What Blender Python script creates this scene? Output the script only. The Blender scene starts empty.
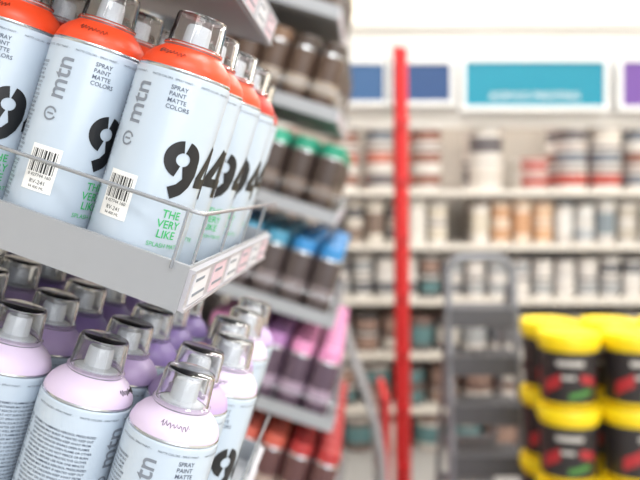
import bpy, math, random
from mathutils import Vector, Matrix
random.seed(11)
scene = bpy.context.scene
H = 1.45
FPX = 800.0

# ------------------------------------------------------------ materials
MATS = {}
def mat(name, col, rough=0.5, metal=0.0, trans=0.0, emit=0.0, var=0.04, scale=30.0, coat=0.0, bump=0.0):
    if name in MATS: return MATS[name]
    m = bpy.data.materials.new(name); m.use_nodes = True
    nt = m.node_tree; b = nt.nodes['Principled BSDF']
    c = (col[0], col[1], col[2], 1)
    b.inputs['Roughness'].default_value = rough
    b.inputs['Metallic'].default_value = metal
    b.inputs['Transmission Weight'].default_value = trans
    b.inputs['Coat Weight'].default_value = coat
    if trans > 0:
        b.inputs['Base Color'].default_value = c
        b.inputs['IOR'].default_value = 1.40
    else:
        tc = nt.nodes.new('ShaderNodeTexCoord'); n = nt.nodes.new('ShaderNodeTexNoise')
        n.inputs['Scale'].default_value = scale; n.inputs['Detail'].default_value = 3
        nt.links.new(tc.outputs['Object'], n.inputs['Vector'])
        mx = nt.nodes.new('ShaderNodeMix'); mx.data_type = 'RGBA'
        mx.inputs[6].default_value = tuple(max(0, x*(1-var)) for x in col)+(1,)
        mx.inputs[7].default_value = tuple(min(1, x*(1+var)) for x in col)+(1,)
        nt.links.new(n.outputs['Fac'], mx.inputs[0])
        nt.links.new(mx.outputs[2], b.inputs['Base Color'])
        if bump > 0:
            bp = nt.nodes.new('ShaderNodeBump'); bp.inputs['Strength'].default_value = bump
            bp.inputs['Distance'].default_value = 0.002
            nt.links.new(n.outputs['Fac'], bp.inputs['Height']); nt.links.new(bp.outputs[0], b.inputs['Normal'])
        if emit > 0:
            b.inputs['Emission Color'].default_value = c
            b.inputs['Emission Strength'].default_value = emit
    MATS[name] = m
    return m
def srgb(r, g, b):
    f = lambda v: (v/255/12.92) if v/255 <= 0.04045 else ((v/255+0.055)/1.055)**2.4
    return (f(r), f(g), f(b))

# ------------------------------------------------------------ mesh builder
class MB:
    def __init__(s): s.v=[]; s.f=[]; s.m=[]; s.sm=[]; s.mats=[]
    def mi(s, m):
        if m not in s.mats: s.mats.append(m)
        return s.mats.index(m)
    def add(s, vs, fs, m, M=None, smooth=False):
        o=len(s.v); i=s.mi(m)
        for p in vs:
            p=Vector(p)
            s.v.append(tuple(M@p) if M is not None else tuple(p))
        for f in fs:
            s.f.append([o+k for k in f]); s.m.append(i); s.sm.append(smooth)
    def lathe(s, prof, mats, seg=32, M=None, rib=None):
        n=len(prof); vs=[]
        for j,(r,z) in enumerate(prof):
            for k in range(seg):
                a=2*math.pi*k/seg
                rr=r
                if rib and j in rib[0] and k%2: rr=r-rib[1]
                vs.append((rr*math.cos(a), rr*math.sin(a), z))
        for j in range(n-1):
            m=mats[j] if isinstance(mats,(list,tuple)) else mats
            fs=[(j*seg+k, j*seg+(k+1)%seg, (j+1)*seg+(k+1)%seg, (j+1)*seg+k) for k in range(seg)]
            i=s.mi(m)
            if j==0: o=len(s.v); [s.v.append(tuple(M@Vector(p)) if M is not None else p) for p in vs]
            for f in fs: s.f.append([o+q for q in f]); s.m.append(i); s.sm.append(True)
    def box(s, c, d, m, M=None):
        x,y,z=[q/2 for q in d]; cx,cy,cz=c
        vs=[(cx+a*x,cy+b*y,cz+e*z) for a in(-1,1) for b in(-1,1) for e in(-1,1)]
        fs=[(0,1,3,2),(4,6,7,5),(0,4,5,1),(2,3,7,6),(0,2,6,4),(1,5,7,3)]
        s.add(vs,fs,m,M)
    def tube(s, pts, r, m, seg=10, M=None, closed=False):
        pts=[Vector(p) for p in pts]; n=len(pts); vs=[]; fs=[]
        up=None
        for i,p in enumerate(pts):
            a=pts[(i-1)%n] if (closed or i>0) else p
            b=pts[(i+1)%n] if (closed or i<n-1) else p
            t=(b-a).normalized()
            if up is None:
                up=Vector((0,0,1)) if abs(t.z)<.9 else Vector((1,0,0))
            u=(up-t*up.dot(t)).normalized(); w=t.cross(u); up=u
            for k in range(seg):
                an=2*math.pi*k/seg
                vs.append(p+(u*math.cos(an)+w*math.sin(an))*r)
        L=n if closed else n-1
        for i in range(L):
            for k in range(seg):
                j=(i+1)%n
                fs.append((i*seg+k,i*seg+(k+1)%seg,j*seg+(k+1)%seg,j*seg+k))
        if not closed:
            fs.append(tuple(range(seg))[::-1]); fs.append(tuple((n-1)*seg+k for k in range(seg)))
        s.add(vs,fs,m,M,True)
    def mesh(s, name, sharp=35):
        me=bpy.data.meshes.new(name); me.from_pydata(s.v,[],s.f)
        for m in s.mats: me.materials.append(m)
        me.polygons.foreach_set('material_index', s.m)
        me.polygons.foreach_set('use_smooth', s.sm)
        me.update()
        try: me.set_sharp_from_angle(angle=math.radians(sharp))
        except Exception: pass
        return me
    def obj(s, name, parent=None, bevel=0, M=None):
        o=bpy.data.objects.new(name, s.mesh(name)); scene.collection.objects.link(o)
        if M is not None: o.matrix_world=M
        if parent: o.parent=parent
        if bevel:
            b=o.modifiers.new('bev','BEVEL'); b.width=bevel; b.segments=2; b.limit_method='ANGLE'
        return o
def empty(name):
    e=bpy.data.objects.new(name,None); scene.collection.objects.link(e); return e

# ------------------------------------------------------------ text -> 2D geometry
TC={}
def text2d(body, bold=0.0):
    if (body,bold) in TC: return TC[(body,bold)]
    cu=bpy.data.curves.new('t','FONT'); cu.body=body; cu.size=1; cu.align_x='CENTER'; cu.align_y='CENTER'
    cu.resolution_u=3; cu.offset=bold
    ob=bpy.data.objects.new('t',cu); scene.collection.objects.link(ob)
    dg=bpy.context.evaluated_depsgraph_get(); dg.update()
    me=bpy.data.meshes.new_from_object(ob.evaluated_get(dg))
    vs=[(v.co.x,v.co.y) for v in me.vertices]; fs=[tuple(p.vertices) for p in me.polygons]
    bpy.data.objects.remove(ob); bpy.data.curves.remove(cu); bpy.data.meshes.remove(me)
    TC[(body,bold)]=(vs,fs); return vs,fs
def strip2d(pts,w,n=6):
    P=[]
    for i in range(len(pts)-1):
        a,b=Vector(pts[i]),Vector(pts[i+1])
        k=max(1,int((b-a).length/0.0015))
        for j in range(k): P.append(a.lerp(b,j/k))
    P.append(Vector(pts[-1]))
    vs=[];fs=[]
    nn=5
    for i,p in enumerate(P):
        t=(P[min(i+1,len(P)-1)]-P[max(i-1,0)]).normalized(); nrm=Vector((-t.y,t.x))
        for k in range(nn): 
            q=p+nrm*w*(k/(nn-1)-.5); vs.append((q.x,q.y))
    for i in range(len(P)-1):
        for k in range(nn-1): fs.append((i*nn+k,i*nn+k+1,(i+1)*nn+k+1,(i+1)*nn+k))
    return vs,fs
def grid2d(w,h,nx=10):
    vs=[];fs=[]
    for i in range(nx+1):
        x=-w/2+w*i/nx; vs+=[(x,-h/2),(x,h/2)]
    for i in range(nx): fs.append((2*i,2*i+2,2*i+3,2*i+1))
    return vs,fs

# ------------------------------------------------------------ spray can
R=0.0325; CANH=0.18
m_body=mat('can_pale_blue',srgb(190,204,218),.33,0.0,var=.02,coat=.3)
m_dark=mat('print_black',srgb(22,24,28),.45)
m_grey=mat('print_grey',srgb(130,138,150),.5)
m_fine=mat('print_fine',srgb(84,94,112),.5)
m_white=mat('sticker_white',srgb(244,244,242),.5)
m_green=mat('print_green',srgb(60,190,110),.5)
m_tin=mat('tin_rim',srgb(190,195,200),.25,.9)
m_cap=mat('cap_clear_plastic',(0.97,0.98,0.99),.04,trans=1.0)
m_noz=mat('nozzle_pale_grey',srgb(206,210,216),.4)
m_capdark=mat('cap_ring_grey',srgb(115,118,124),.3,.3)
def cyl_put(mb, geo, m, phi, v, sc=1.0, rot=0.0, off=0.00035):
    vs,fs=geo; out=[]
    c,s_=math.cos(rot),math.sin(rot)
    for x,y in vs:
        x*=sc;y*=sc
        X=x*c-y*s_; Y=x*s_+y*c
        a=math.radians(phi)+X/R
        out.append(((R+off)*math.sin(a), -(R+off)*math.cos(a), v+Y))
    mb.add(out,fs,m,None,False)
LOREM=["EXTREMELY FLAMMABLE AEROSOL PRESSURIZED","CONTAINER MAY BURST IF HEATED KEEP OUT","OF REACH OF CHILDREN KEEP AWAY FROM","HEAT HOT SURFACES SPARKS OPEN FLAMES","DO NOT SPRAY ON AN OPEN FLAME OR OTHER","IGNITION SOURCE DO NOT PIERCE OR BURN","EVEN AFTER USE WEAR PROTECTIVE GLOVES","SHAKE WELL BEFORE USE FOR ONE MINUTE"]
def make_can(name, domecol):
    mb=MB()
    md=mat('dome_'+name,domecol,.38,var=.03)
    mb.lathe([(0,.003),(.024,.003),(.0305,0),(.0323,.0015),(.0325,.004),(R,.1345),(.0322,.1365),(.0314,.1373),(.0319,.1386),(.0314,.1396)],
             [m_tin]*4+[m_body]*3+[m_tin]*2,48)
    mb.lathe([(.0314,.1390),(.0311,.1415),(.0292,.1462),(.0255,.1505),(.0215,.1535),(.0196,.1550),(.0192,.1570),(0,.1575)],md,48)
    seg=48
    mb.lathe([(.0186,.1560),(.0204,.1562),(.0204,.1578),(.0188,.1588),(.0176,.1770),(.0168,.1794),(.0150,.1800),(.0,.1800)],m_cap,seg)
    mb.lathe([(.0,.1788),(.0152,.1788),(.0164,.1774),(.0174,.1590),(.0184,.1560)],m_cap,seg,rib=((2,3),.0006))
    mb.lathe([(.0186,.1552),(.0196,.1554),(.0196,.1560),(.0186,.1562)],m_capdark,seg)
    mb.lathe([(.0150,.1575),(.0150,.1592),(.0115,.1600),(.0094,.1604),(.0088,.1720),(.0080,.1735),(.0035,.1738),(.0033,.1728),(0,.1728)],m_noz,24)
    cyl_put(mb,text2d('mtn',.012),m_grey,-34,.112,.0185,math.pi/2)
    ring=[(.0042*math.cos(a),.0042*math.sin(a)) for a in [math.radians(t) for t in range(20,341,20)]]
    cyl_put(mb,strip2d(ring,.0013),m_grey,-34,.087)
    cyl_put(mb,strip2d([(-.002,0),(.0025,0)],.0012),m_grey,-34,.087)
    for i,t in enumerate(['SPRAY','PAINT','MATTE','COLORS']):
        g=text2d(t,.008); w=max(x for x,y in g[0])-min(x for x,y in g[0])
        cyl_put(mb,g,m_fine,1+math.degrees(w*.0040/2/R),.1270-i*.0042,.0040)
    def arc(c,rx,ry,a0,a1,n=14):
        return [(c[0]+rx*math.cos(math.radians(a0+(a1-a0)*i/n)),c[1]+ry*math.sin(math.radians(a0+(a1-a0)*i/n))) for i in range(n+1)]
    K=1.03
    def sc_(g): return ([(x*K,y*K) for x,y in g[0]],g[1])
    C=(0,.0065); P9=39; V9=.077
    cyl_put(mb,sc_(strip2d(arc(C,.0088,.0082,99,257),.0078)),m_dark,P9,V9)
    cyl_put(mb,sc_(strip2d(arc(C,.0088,.0082,-77,81),.0078)),m_dark,P9,V9)
    cyl_put(mb,sc_(strip2d([(.0088,.005),(.0088,-.001),(.0065,-.0075),(.0025,-.0125),(-.0035,-.0160)],.0080)),m_dark,P9,V9,off=.0004)
    for off,p in ((.00035,[(.004,.0185),(-.0085,-.0045)]),(.0004,[(-.011,-.006),(.0125,-.006)]),(.00045,[(.005,.0185),(.005,-.0165)])):
        cyl_put(mb,sc_(strip2d(p,.0066)),m_dark,P9+46,V9,off=off)
    PB=-24
    cyl_put(mb,grid2d(.0215,.031,12),m_white,PB,.050,off=.0003)
    x=-.0092; rr=random.Random(3)
    while x<.0088:
        w=rr.choice([.0004,.0004,.0008,.0012])
        g=([(x,-.003),(x+w,-.003),(x+w,.0125),(x,.0125)],[(0,1,2,3)])
        cyl_put(mb,g,m_dark,PB,.050,off=.00045); x+=w+rr.choice([.0004,.0006,.0009])
    cyl_put(mb,text2d('8 427744 160'),m_dark,PB,.0450,.0030,off=.0005)
    cyl_put(mb,text2d('RV-241'),m_dark,PB,.0405,.0038,off=.0005)
    cyl_put(mb,text2d('94 400 ML'),m_dark,PB,.0370,.0026,off=.0005)
    for i,t in enumerate(['THE','VERY','LIKE']):
        cyl_put(mb,text2d(t,.01),m_green,46,.0465-i*.0068,.0076)
    cyl_put(mb,text2d('SPLASH MATTE'),m_green,50,.0255,.0042)
    for base in (-104,165):
        for i in range(34):
            cyl_put(mb,text2d(LOREM[i%8],.012),m_fine,base,.120-i*.0029,.00225)
    for a in (-120,-60,0,60,120,180):
        cyl_put(mb,text2d('MATTE COLORS - SPRAY PAINT -'),m_fine,a,.1322,.0020)
    def dome_pt(phi,t):
        r=.0292+(.0215-.0292)*t+.0006; z=.1462+(.1535-.1462)*t+.0005
        return (r*math.sin(phi),-r*math.cos(phi),z)
    rr=random.Random(5); pts=[]
    for i in range(26):
        pts.append(dome_pt(-.62+i*.028,.30+.30*math.sin(i*1.9)*rr.uniform(.4,1)))
    mb.tube(pts,.00022,m_dark,4)
    return mb.mesh('spray_can_'+name)
MESH={
 'red':make_can('red',srgb(228,72,34)),
 'darkred':make_can('darkred',srgb(186,48,36)),
 'pale':make_can('pale',srgb(218,202,228)),
 'pink':make_can('pink',srgb(186,164,208)),
 'lilac':make_can('lilac',srgb(150,128,190)),
 'grey':make_can('grey',srgb(190,190,196)),
}

# ------------------------------------------------------------ rack geometry
a=math.radians(3.2); TH=math.radians(17.4); BETA=math.radians(9)
d=Vector((math.sin(a),math.cos(a),0)); r=Vector((math.cos(a),-math.sin(a),0)); zz=Vector((0,0,1))
u=r*math.sin(TH)+zz*math.cos(TH)
left=-r*math.cos(TH)+zz*math.sin(TH)
e=left*math.cos(BETA)+d*math.sin(BETA)
B0=Vector((-.1334,.55,H-.054))
Rm=Matrix((-left,d,u)).transposed().to_4x4()
def place_can(mesh,pos,rot):
    o=bpy.data.objects.new('spray_paint_can',mesh); scene.collection.objects.link(o)
    o.matrix_world=Matrix.Translation(pos)@Rm@Matrix.Rotation(math.radians(rot),4,'Z')
SP=.0672
m_steel=mat('rack_grey_steel',srgb(164,167,172),.45,.15,var=.03,scale=80)
m_steel2=mat('rack_dark_steel',srgb(88,90,94),.5,.2)
m_wire=mat('chromed_wire',srgb(176,180,186),.25,.7)
m_strip=mat('price_strip_plastic',srgb(186,184,190),.3)
m_tag=mat('price_tag_paper',srgb(222,196,206),.6)
m_tag2=mat('price_tag_white',srgb(222,222,228),.6)

def tray(mb, O, ncol, s0, s1, ee, right=.050, tags=True, wire=True):
    w=ncol*SP
    def P(t,s,k): return O + ee*t + d*s + u*k
    def slab(t0,t1,q0,q1,k0,k1,m):
        vs=[P(t,s,k) for t in(t0,t1) for s in(q0,q1) for k in(k0,k1)]
        mb.add(vs,[(0,1,3,2),(4,6,7,5),(0,4,5,1),(2,3,7,6),(0,2,6,4),(1,5,7,3)],m)
    slab(-right,w,s0,s1,-.006,-.0008,m_steel)
    slab(-right,w,s0-.0015,s0,-.0075,.0225,m_steel)
    slab(-right,w,s0,s0+.004,.0210,.0225,m_steel)
    slab(-right,w,s1,s1+.0015,-.0075,.0225,m_steel)
    slab(-right-.0015,-right,s0-.0015,s1+.0015,-.0085,.0225,m_steel)
    slab(-right-.0045,-right-.0015,s0+.001,s1,-.0065,.0205,m_strip)
    slab(-right-.0060,-right-.0045,s0+.001,s1,-.0070,-.0045,m_strip)
    slab(-right-.0060,-right-.0045,s0+.001,s1,.0185,.0205,m_strip)
    if tags:
        q=s0+.012; i=0
        while q+.05<s1:
            slab(-right-.0052,-right-.0045,q,q+.046,-.0035,.0175,m_tag if i%2 else m_tag2)
            slab(-right-.0056,-right-.0052,q+.004,q+.030,.0115,.0135,m_grey)
            slab(-right-.0056,-right-.0052,q+.004,q+.042,.0015,.0035,m_grey)
            q+=.0665; i+=1
    if wire:
        k=.056; c=.004
        path=[P(w,s0-.002,k),P(-right+c*2,s0-.002,k)]
        for i in range(1,6):
            an=i/6*math.pi/2
            path.append(P(-right+c*2-c*2*math.sin(an)-.0,s0-.002+c*2*(1-math.cos(an)),k))
        path+=[P(-right,s0-.002+c*2+.002,k),P(-right,s1,k)]
        mb.tube(path,.0014,m_wire,8)
        q=s0+.012
        while q<s1:
            mb.tube([P(-right,q,k),P(-right,q,.021)],.0011,m_wire,6); q+=.10
        for t in (-right+.010,.10,.24):
            mb.tube([P(t,s0-.003,k),P(t,s0-.003,.018)],.0011,m_wire,6)

S0=-.040; ROWS=6; S1=S0+ROWS*.0672+.003
rack=empty('spray_can_display_rack')
levels={1:(Vector((.008,0,.24)),3),0:(Vector((0,0,0)),5),-1:(Vector((-.008,0,-.2405)),5),-2:(Vector((-.012,0,-.481)),3)}
for L,(off,nc) in levels.items():
    mb=MB(); O=B0+off
    tray(mb,O,5,S0,S1,e)
    mb.obj('tray_%d'%(L+3),rack)
    for c in range(nc):
        for k in range(ROWS):
            jt=random.uniform(-.006,.009) if (c==0 and k>0) else 0
            pos=O+e*(c*SP)+left*(-jt)+d*(k*.0668)
            if c>0 and k==ROWS-1: continue
            rot=random.uniform(-18,30)
            if L==0:
                ms='red'
                if c>=2 or k>=3: ms=random.choice(['red','darkred'])
                if c==0 and k==0: rot=2
                elif c==1 and k==0: rot=20
                elif c==0: rot=random.uniform(-16,16)
            elif L==-1:
                ms='pale' if c<3 and k<2 else random.choice(['lilac','lilac','pink'])
                if c==0: ms=['pale','pink','pale','pink','pale','pink'][k]
                if c==0 and k==0: rot=25
                if c==1 and k==0: rot=100
                if c==2 and k==0: rot=-100
                if k==1 and c>0: ms='lilac' if c>2 else 'pink'
            else:
                ms=random.choice(['grey','lilac','red'])
            place_can(MESH[ms],pos,rot)
mb=MB()
bx=B0+e*(5*SP+.004)
Mr=Matrix.Translation(Vector((bx.x,bx.y,0)))@Matrix((r,d,zz)).transposed().to_4x4()
ln=S1-S0
mb.box((-.012,S0+ln/2-.03,1.10),(.006,ln-.02,2.0),m_steel2,Mr)
for q in (S0-.01,S0+ln-.07):
    mb.box((-.03,q,1.06),(.03,.03,2.1),m_steel,Mr)
mb.box((.17,S0+ln/2-.02,.05),(.40,ln-.03,.10),m_steel2,Mr)
for L in levels:
    z=B0.z+.24*L+5*SP*math.sin(TH)-.02
    for q in (S0+.01,S0+ln-.09): mb.box((-.002,q,z),(.03,.006,.05),m_steel,Mr)
mb.obj('back_panel_and_uprights',rack)

# ------------------------------------------------------------ second display rack
def simple_can(mb,M,body,band,cap):
    mb.lathe([(0,.002),(.030,.0),(R,.003),(R,.045),(R,.075),(R,.135),(.0315,.139),(.0290,.144),(.0285,.146)],
             [m_tin,m_tin,body,band,body,body,m_tin,cap],14,M)
    mb.lathe([(.0285,.144),(.0285,.168),(.026,.172),(.0,.173)],cap,14,M)
rack2=empty('spray_can_display_rack')
O2=Vector((-.014,1.90,H-.060)) 
pal=[(2,srgb(74,58,48),srgb(110,88,70),[srgb(52,46,44),srgb(120,96,74)]),
     (1,srgb(84,66,56),srgb(160,148,136),[srgb(70,58,52),srgb(120,92,72)]),
     (0,srgb(70,58,54),srgb(120,106,98),[srgb(30,140,112),srgb(50,160,130)]),
     (-1,srgb(78,68,68),srgb(130,120,122),[srgb(50,130,190),srgb(70,140,170)]),
     (-2,srgb(88,70,86),srgb(166,146,166),[srgb(216,140,184),srgb(170,120,176)]),
     (-3,srgb(94,62,62),srgb(170,150,140),[srgb(170,48,50),srgb(190,86,70)]),
     (-4,srgb(80,60,60),srgb(150,150,140),[srgb(120,120,120),srgb(220,200,90)])]
for L,bc,bd,caps in pal:
    O=O2+Vector((.004*L,0,.24*L)); O=Vector(O)
    mb=MB(); tray(mb,O,5,-.04,.72,left,tags=True,wire=True); mb.obj('tray_%d'%(L+5),rack2)
    mb=MB()
    b1=mat('can_body_%d'%L,bc,.4); b2=mat('can_band_%d'%L,bd,.4); cs=[mat('can_cap_%d_%d'%(L,i),x,.4) for i,x in enumerate(caps)]
    for c in range(5):
        for k in range(11):
            simple_can(mb,Matrix.Translation(O+left*(c*SP)+d*(k*SP))@Rm,b1,b2,cs[(c//2)%2])
    mb.obj('spray_paint_cans')
mb=MB()
bx=O2+left*(5*SP+.01)
Mr=Matrix.Translation(Vector((bx.x,bx.y,0)))@Matrix((r,d,zz)).transposed().to_4x4()
mb.box((-.02,.34,1.2),(.006,.80,2.3),m_steel2,Mr)
for q in (-.04,.72): mb.box((-.04,q,1.2),(.03,.03,2.4),m_steel,Mr)
mb.box((.17,.34,.05),(.40,.76,.10),m_steel2,Mr)
mb.obj('back_panel_and_uprights',rack2)

def W(px,py,Y): return Vector(((px-320)/FPX*Y, Y, H+(190-py)/FPX*Y))

# ------------------------------------------------------------ room
m_floor=mat('floor_vinyl',srgb(176,174,172),.35,var=.06,scale=3)
m_wall=mat('wall_cream_paint',srgb(250,241,224),.8,var=.015,scale=8)
m_ceil=mat('ceiling_white',srgb(246,246,244),.8,var=.01)
def slabobj(name,c,dm,m):
    b=MB(); b.box(c,dm,m); return b.obj(name)
slabobj('floor',(.6,1.5,-.05),(6.2,7.8,.1),m_floor)
slabobj('wall_back',(.6,5.35,1.55),(6.2,.1,3.1),m_wall)
slabobj('wall_left',(-2.45,1.5,1.55),(.1,7.6,3.1),m_wall)
slabobj('wall_right',(3.65,1.5,1.55),(.1,7.6,3.1),m_wall)
slabobj('ceiling',(.6,1.5,3.15),(6.2,7.8,.1),m_ceil)
slabobj('baseboard_back',(.6,5.29,.05),(6.0,.02,.1),mat('baseboard_grey',srgb(120,118,114),.6))

# ------------------------------------------------------------ back shelving with paint tubs
YB=4.4; sc=FPX/YB
m_shelf=mat('shelf_white_board',srgb(230,225,216),.5)
shelf=empty('store_shelving_unit')
mb=MB()
SZ=[H-.0,H-.30,H-.60,H-.90,H-1.20]
for z in SZ:
    mb.box((.55,YB+.22,z-.012),(4.6,.44,.024),m_shelf)
    mb.box((.55,YB-.004,z-.014),(4.6,.008,.032),m_shelf)
for x in (-1.7,-.65,.40,1.45,2.8):
    mb.box((x,YB+.46,1.2),(.04,.03,2.4),m_shelf)
mb.box((.55,YB+.48,1.0),(4.6,.01,2.0),mat('shelf_back_panel',srgb(186,178,168),.7))
mb.obj('boards',shelf)
def tub(mb,x,y,z,rad,h,body,label,lid,seg=20):
    M=Matrix.Translation((x,y,z))
    mb.lathe([(0,.001),(rad*.90,.0),(rad*.92,h*.12),(rad*.945,h*.22),(rad*.975,h*.72),(rad*.985,h*.86)],[body,body,body,label,body],seg,M)
    mb.lathe([(rad*.985,h*.86),(rad*1.03,h*.87),(rad*1.03,h*.97),(rad*.98,h),(rad*.9,h*.985),(0,h*.985)],lid,seg,M)
def cm(rgb): return mat('paint_%d_%d_%d'%rgb,srgb(*rgb),.45)
WH=[(232,228,222),(224,220,216),(212,208,204)]
# (bodies, labels, lids)
palA=(WH,[(196,120,104),(150,108,96),(112,106,110),(224,216,206),(126,132,142),(186,84,76)],[(106,92,92),(186,96,86),(150,130,122),(224,220,214)])
palE=(WH,[(104,100,104),(214,208,200)],[(96,94,98),(200,196,190)])
palB=(WH,[(214,206,190),(226,222,216),(190,182,170),(170,164,156)],[(224,220,214),(150,142,136),(206,200,190)])
palBl=([(190,180,170),(224,218,208)],[(134,116,106),(100,100,104),(196,178,160)],[(96,90,90),(214,208,200)])
palBr=(WH,[(180,186,192),(136,148,156),(222,222,220)],[(120,126,132),(222,222,220)])
palT=([(232,214,196)],[(216,172,134),(224,190,158),(206,160,124)],[(222,200,178),(214,176,146)])
palC=(WH,[(164,168,172),(110,112,118),(222,218,214)],[(226,224,222),(120,120,124),(196,192,188)])
palD=([(112,92,86),(196,190,184),(92,88,90)],[(92,130,134),(160,132,120),(206,202,196)],[(90,84,86),(206,202,198),(130,104,96)])
def fillrow(name,z,items):
    mb=MB()
    for px,wpx,hs,pl in items:
        rad=wpx/2/sc*1.02; x=(px-320)/sc*(YB+.1)/YB
        for yy in (YB+.11,YB+.30):
            zc=z+.001
            for hh in hs:
                tub(mb,x,yy,zc,rad,hh/sc,cm(random.choice(pl[0])),cm(random.choice(pl[1])),cm(random.choice(pl[2]))); zc+=hh/sc+.001
    mb.obj(name)
A=palA
fillrow('paint_tubs',SZ[0],[(x,28,[21,21,21],A) for x in (150,182,214,246,280,345)]+[(380,28,[22,22,22],A),(427,29,[22,22,22],A),(486,34,[30,32],palE),(535,27,[16,16],A),(572,32,[22,22,22],A),(606,32,[22,22,20],A),(640,30,[22,22,22],A),(676,30,[22,22,22],A)])
row2=[]
x=60
while x<700:
    p=palB
    if 495<x<550: p=palT
    if x<400: p=palBl
    if 560<x<620: p=palBr
    if not (455<x<470): row2.append((x,19,[44] if (x%40)<20 else [21,21],p))
    x+=21
fillrow('paint_tubs',SZ[1]+.0,row2)
row3=[]; x=70
while x<700:
    row3.append((x,20,[20,20] if x>430 else [22,20],palC if x>430 else random.choice([palD,palC]))); x+=22.5
fillrow('paint_tubs',SZ[2],row3)
row4=[]; x=70
while x<700:
    row4.append((x,24,[34] if random.random()<.5 else [18,18],palD if x<460 else palC)); x+=27
fillrow('paint_tubs',SZ[3],row4)
row5=[(xx,30,[20,20],palD) for xx in range(70,700,34)]
fillrow('paint_tubs',SZ[4],row5)
fillrow('paint_tubs',.003,[(xx,32,[34],palD) for xx in range(70,700,36)])

# ------------------------------------------------------------ header signs
def sign(name,x0,x1,y0,y1,col,Y=4.32,text=None,frame=srgb(236,238,238)):
    p0=W(x0,y1,Y); p1=W(x1,y0,Y); mb=MB()
    cx=(p0.x+p1.x)/2; cz=(p0.z+p1.z)/2; w=p1.x-p0.x; h=p1.z-p0.z
    mb.box((cx,Y+.02,cz),(w,.04,h),mat('sign_'+name+str(x0),col,.5,emit=.08))
    fm=mat('sign_frame_white',frame,.5)
    t=.028
    mb.box((cx,Y+.015,cz+h/2+t/2),(w+2*t,.06,t),fm); mb.box((cx,Y+.015,cz-h/2-t/2),(w+2*t,.06,t),fm)
    mb.box((cx-w/2-t/2,Y+.015,cz),(t,.06,h),fm); mb.box((cx+w/2+t/2,Y+.015,cz),(t,.06,h),fm)
    if text:
        vs,fs=text2d(text); s=.055
        mb.add([(cx+vx*s,Y-.002,cz-h*.28+vy*s) for vx,vy in vs],fs,m_white)
    mb.obj('header_sign')
sign('teal',465,604,62,106,srgb(6,136,162),text='ACRYLIC PAINTING')
sign('navy',392,450,64,101,srgb(32,70,122))
sign('blue',335,384,64,101,srgb(50,92,140))
sign('purple',622,700,62,106,srgb(112,76,156))
fas=MB(); fl=mat('fascia_light',srgb(226,224,220),.6)
fas.box((.55,4.44,H+.635),(4.6,.06,.58),fl)
fas.box((.55,4.40,H+.90),(4.6,.10,.03),fl)
fo=fas.obj('shelf_fascia',shelf)

# ------------------------------------------------------------ red ladder (edge on)
m_red=mat('ladder_red',srgb(200,28,32),.4)
mb=MB(); Y=3.5
top=W(400,48,Y)
for (dx,dy,xb) in ((0,0,.0),(0,.30,.045)):
    mb.tube([(top.x+xb*.2,Y+dy*.2,top.z),(top.x+xb+.01,Y+dy,.0)],.030,m_red,12)
for k in range(7):
    z=.25+.25*k; f=1-z/top.z
    mb.tube([(top.x+.004,Y,z),(top.x+.012,Y+.06+.24*f,z)],.011,m_red,8)
    mb.box((top.x+.01,Y-.01,z),(.055,.06,.02),m_red)
mb.tube([(top.x-.02,Y,top.z-.005),(top.x+.02,Y+.06,top.z-.005)],.016,m_red)
mb.obj('red_ladder')

# ------------------------------------------------------------ grey step ladder
m_al=mat('ladder_grey_metal',srgb(130,132,138),.4,.3); m_tread=mat('ladder_tread_dark',srgb(92,92,96),.6)
mb=MB(); Y=3.2; s=Y/FPX
xl=(447-320)*s; xr=(511-320)*s; zt=H+(190-258)*s
pth=[(xl-.01,Y-.25,0.012),(xl,Y-.02,zt-.06)]
for i in range(0,7):
    an=math.pi-i*math.pi/12
    pth.append((xl+.06+.06*math.cos(an),Y,zt-.06+.06*math.sin(an)))
for i in range(0,7):
    an=math.pi/2-i*math.pi/12
    pth.append((xr-.06+.06*math.cos(an),Y,zt-.06+.06*math.sin(an)))
pth+=[(xr,Y-.02,zt-.06),(xr+.01,Y-.25,.012)]
mb.tube(pth,.016,m_al,10)
for sx in (xl+.01,xr-.01): mb.tube([(sx,Y+.01,zt-.10),(sx,Y+.38,.012)],.012,m_al,8)
for k,z in enumerate((.25,.43,.61,.79,.97)):
    yy=Y-.25+.23*z/1.1
    mb.box(((xl+xr)/2,yy+.05,z),(xr-xl+.0,.16,.035),m_tread)
    mb.box(((xl+xr)/2,yy-.03,z-.02),(xr-xl+.0,.008,.075),m_tread)
    mb.box(((xl+xr)/2,Y+.36-.34*z/1.1,z-.05),(xr-xl-.02,.02,.04),m_al)
mb.obj('step_ladder')

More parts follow.
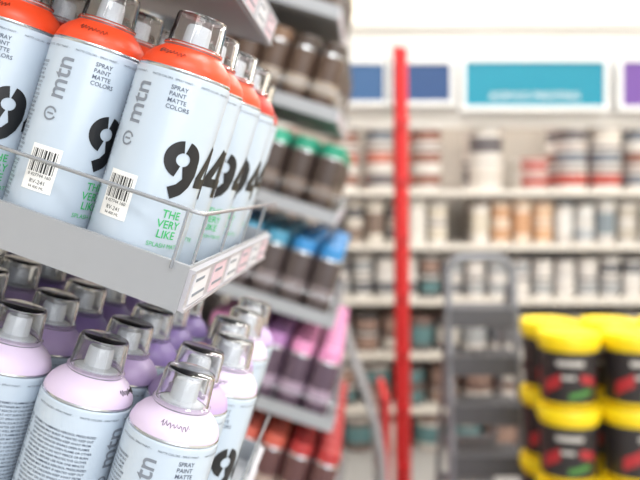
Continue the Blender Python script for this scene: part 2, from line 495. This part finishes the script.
# ------------------------------------------------------------ yellow lidded buckets on a pallet
m_yel=mat('bucket_yellow',srgb(244,214,16),.4); m_blk=mat('bucket_label_black',srgb(44,40,42),.4)
m_lr=mat('bucket_label_red',srgb(176,44,50),.4); m_lg=mat('bucket_label_green',srgb(80,140,66),.4)
m_lw=mat('bucket_label_grey',srgb(196,192,186),.4)
mb=MB(); mw=mat('pallet_wood',srgb(170,136,96),.8,var=.12)
Yk=2.56
cols=[.795,1.000,1.205,1.410]
for k in range(7): mb.box((.68+k*.145,Yk+.12,.062),(.10,.50,.016),mw)
for yy in (Yk-.10,Yk+.12,Yk+.34): mb.box((1.115,yy,.027),(.97,.07,.054),mw)
mb.obj('wooden_pallet')
HB=.233
for ix,x in enumerate(cols):
    for yy in (Yk,Yk+.215):
        mb=MB()
        for lv in range(4):
            z=.071+lv*HB; rad=.097
            M=Matrix.Translation((x,yy,z))@Matrix.Rotation(math.radians(random.uniform(-22,22)),4,'Z')
            h=HB-.003
            mb.lathe([(0,.002),(rad*.84,0),(rad*.85,h*.05),(rad*.88,h*.07),(rad*.94,h*.76),(rad*.945,h*.79)],[m_yel,m_yel,m_yel,m_blk,m_yel],28,M)
            mb.lathe([(rad*.945,h*.79),(rad*1.0,h*.80),(rad*1.0,h*.83),(rad*.98,h*.84),(rad*1.03,h*.85),(rad*1.03,h*.97),(rad*.98,h),(rad*.9,h*.97),(0,h*.97)],m_yel,28,M)
            def patch(a0,a1,z0,z1,m,skew=0.0):
                n=8; vs=[]
                for i in range(n+1):
                    an=math.radians(a0+(a1-a0)*i/n)
                    for zq in (z0,z1):
                        zq=zq+skew*h*i/n
                        rr=(rad*.88+(rad*.06)*((zq-h*.07)/(h*.69)))+.0010
                        vs.append((rr*math.sin(an),-rr*math.cos(an),zq))
                mb.add(vs,[(2*i,2*i+2,2*i+3,2*i+1) for i in range(n)],m,M)
            patch(-60,-22,h*.16,h*.34,m_lr,.14); patch(-5,42,h*.12,h*.20,m_lg,.08); patch(-30,24,h*.58,h*.65,m_lw)
            patch(18,52,h*.36,h*.48,m_lr,-.06); patch(-20,8,h*.40,h*.45,m_lw)
        mb.obj('paint_bucket_stack')

# ------------------------------------------------------------ hand truck with curved tube
m_tube=mat('tube_light_grey',srgb(180,180,184),.35,.4); m_rub=mat('rubber_black',srgb(34,34,36),.7)
mb=MB(); Y=2.85; s=Y/FPX
def Q(px,py,dy=0): 
    p=W(px,py,Y); return (p.x,p.y+dy,p.z)
for dy in (0,.36):
    mb.tube([Q(336,268,dy),Q(338,292,dy),Q(344,325,dy),Q(354,362,dy),Q(366,395,dy),Q(376,425,dy),Q(382,455,dy),Q(384,490,dy),(Q(384,490)[0],Y+dy,.14)],.014,m_tube,10)
for (px,py) in ((338,292),(354,362),(376,425),(384,500)):
    mb.tube([Q(px,py,0),Q(px,py,.36)],.011,m_tube,8)
xb=Q(384,490)[0]
mb.box((xb+.05,Y+.18,.018),(.24,.38,.012),m_red)
mb.box((xb+.012,Y+.18,.40),(.02,.34,.60),m_red)
for dy in (-.03,.39):
    M=Matrix.Translation((xb-.03,Y+dy,.12))@Matrix.Rotation(math.pi/2,4,'X')
    mb.lathe([(0,-.02),(.05,-.02),(.06,-.025),(.11,-.022),(.12,-.012),(.12,.012),(.11,.022),(.06,.025),(.05,.02),(0,.02)],[m_tube,m_tube,m_rub,m_rub,m_rub,m_rub,m_rub,m_tube,m_tube],24,M)
mb.obj('hand_truck')

# ------------------------------------------------------------ lights
def area(name,loc,sx,sy,en,col=(1,1,1),rot=(0,0,0)):
    l=bpy.data.lights.new(name,'AREA'); l.shape='RECTANGLE'; l.size=sx; l.size_y=sy; l.energy=en; l.color=col
    o=bpy.data.objects.new(name,l); scene.collection.objects.link(o); o.location=loc; o.rotation_euler=rot; return o
mled=mat('lamp_diffuser',(1,.99,.98),.5,emit=4.0)
for i,(x,y,en) in enumerate(((.5,-.9,25),(.5,1.0,25),(.5,2.9,27),(2.3,.1,25),(2.3,2.5,29),(.5,4.4,32),(2.2,4.4,24))):
    b=MB(); b.box((x,y,3.085),(1.3,.34,.03),mled); b.obj('ceiling_light_panel')
    area('ceiling_area_light',(x,y,3.06),1.25,.32,en,(1,.985,.965))
area('rear_area_light',(1.6,-2.2,1.9),3.0,1.8,58,(.97,.985,1.0),(math.radians(80),0,math.radians(22)))  # unseen soft area lamp behind the camera at right, no window there
w=bpy.data.worlds.new('world'); scene.world=w; w.use_nodes=True
bg=w.node_tree.nodes['Background']; bg.inputs[0].default_value=(.95,.97,1,1); bg.inputs[1].default_value=.66

# ------------------------------------------------------------ camera
cam=bpy.data.cameras.new('camera'); co=bpy.data.objects.new('camera',cam); scene.collection.objects.link(co)
co.location=(0,0,H); co.rotation_euler=(math.radians(90),0,0)
cam.sensor_width=36; cam.lens=FPX*36/640; cam.shift_y=-(240-190)/640.0
cam.clip_start=.02
cam.dof.use_dof=True; cam.dof.focus_distance=.535; cam.dof.aperture_fstop=5.2
scene.camera=co
scene.view_settings.view_transform='Standard'
scene.view_settings.exposure=0.0
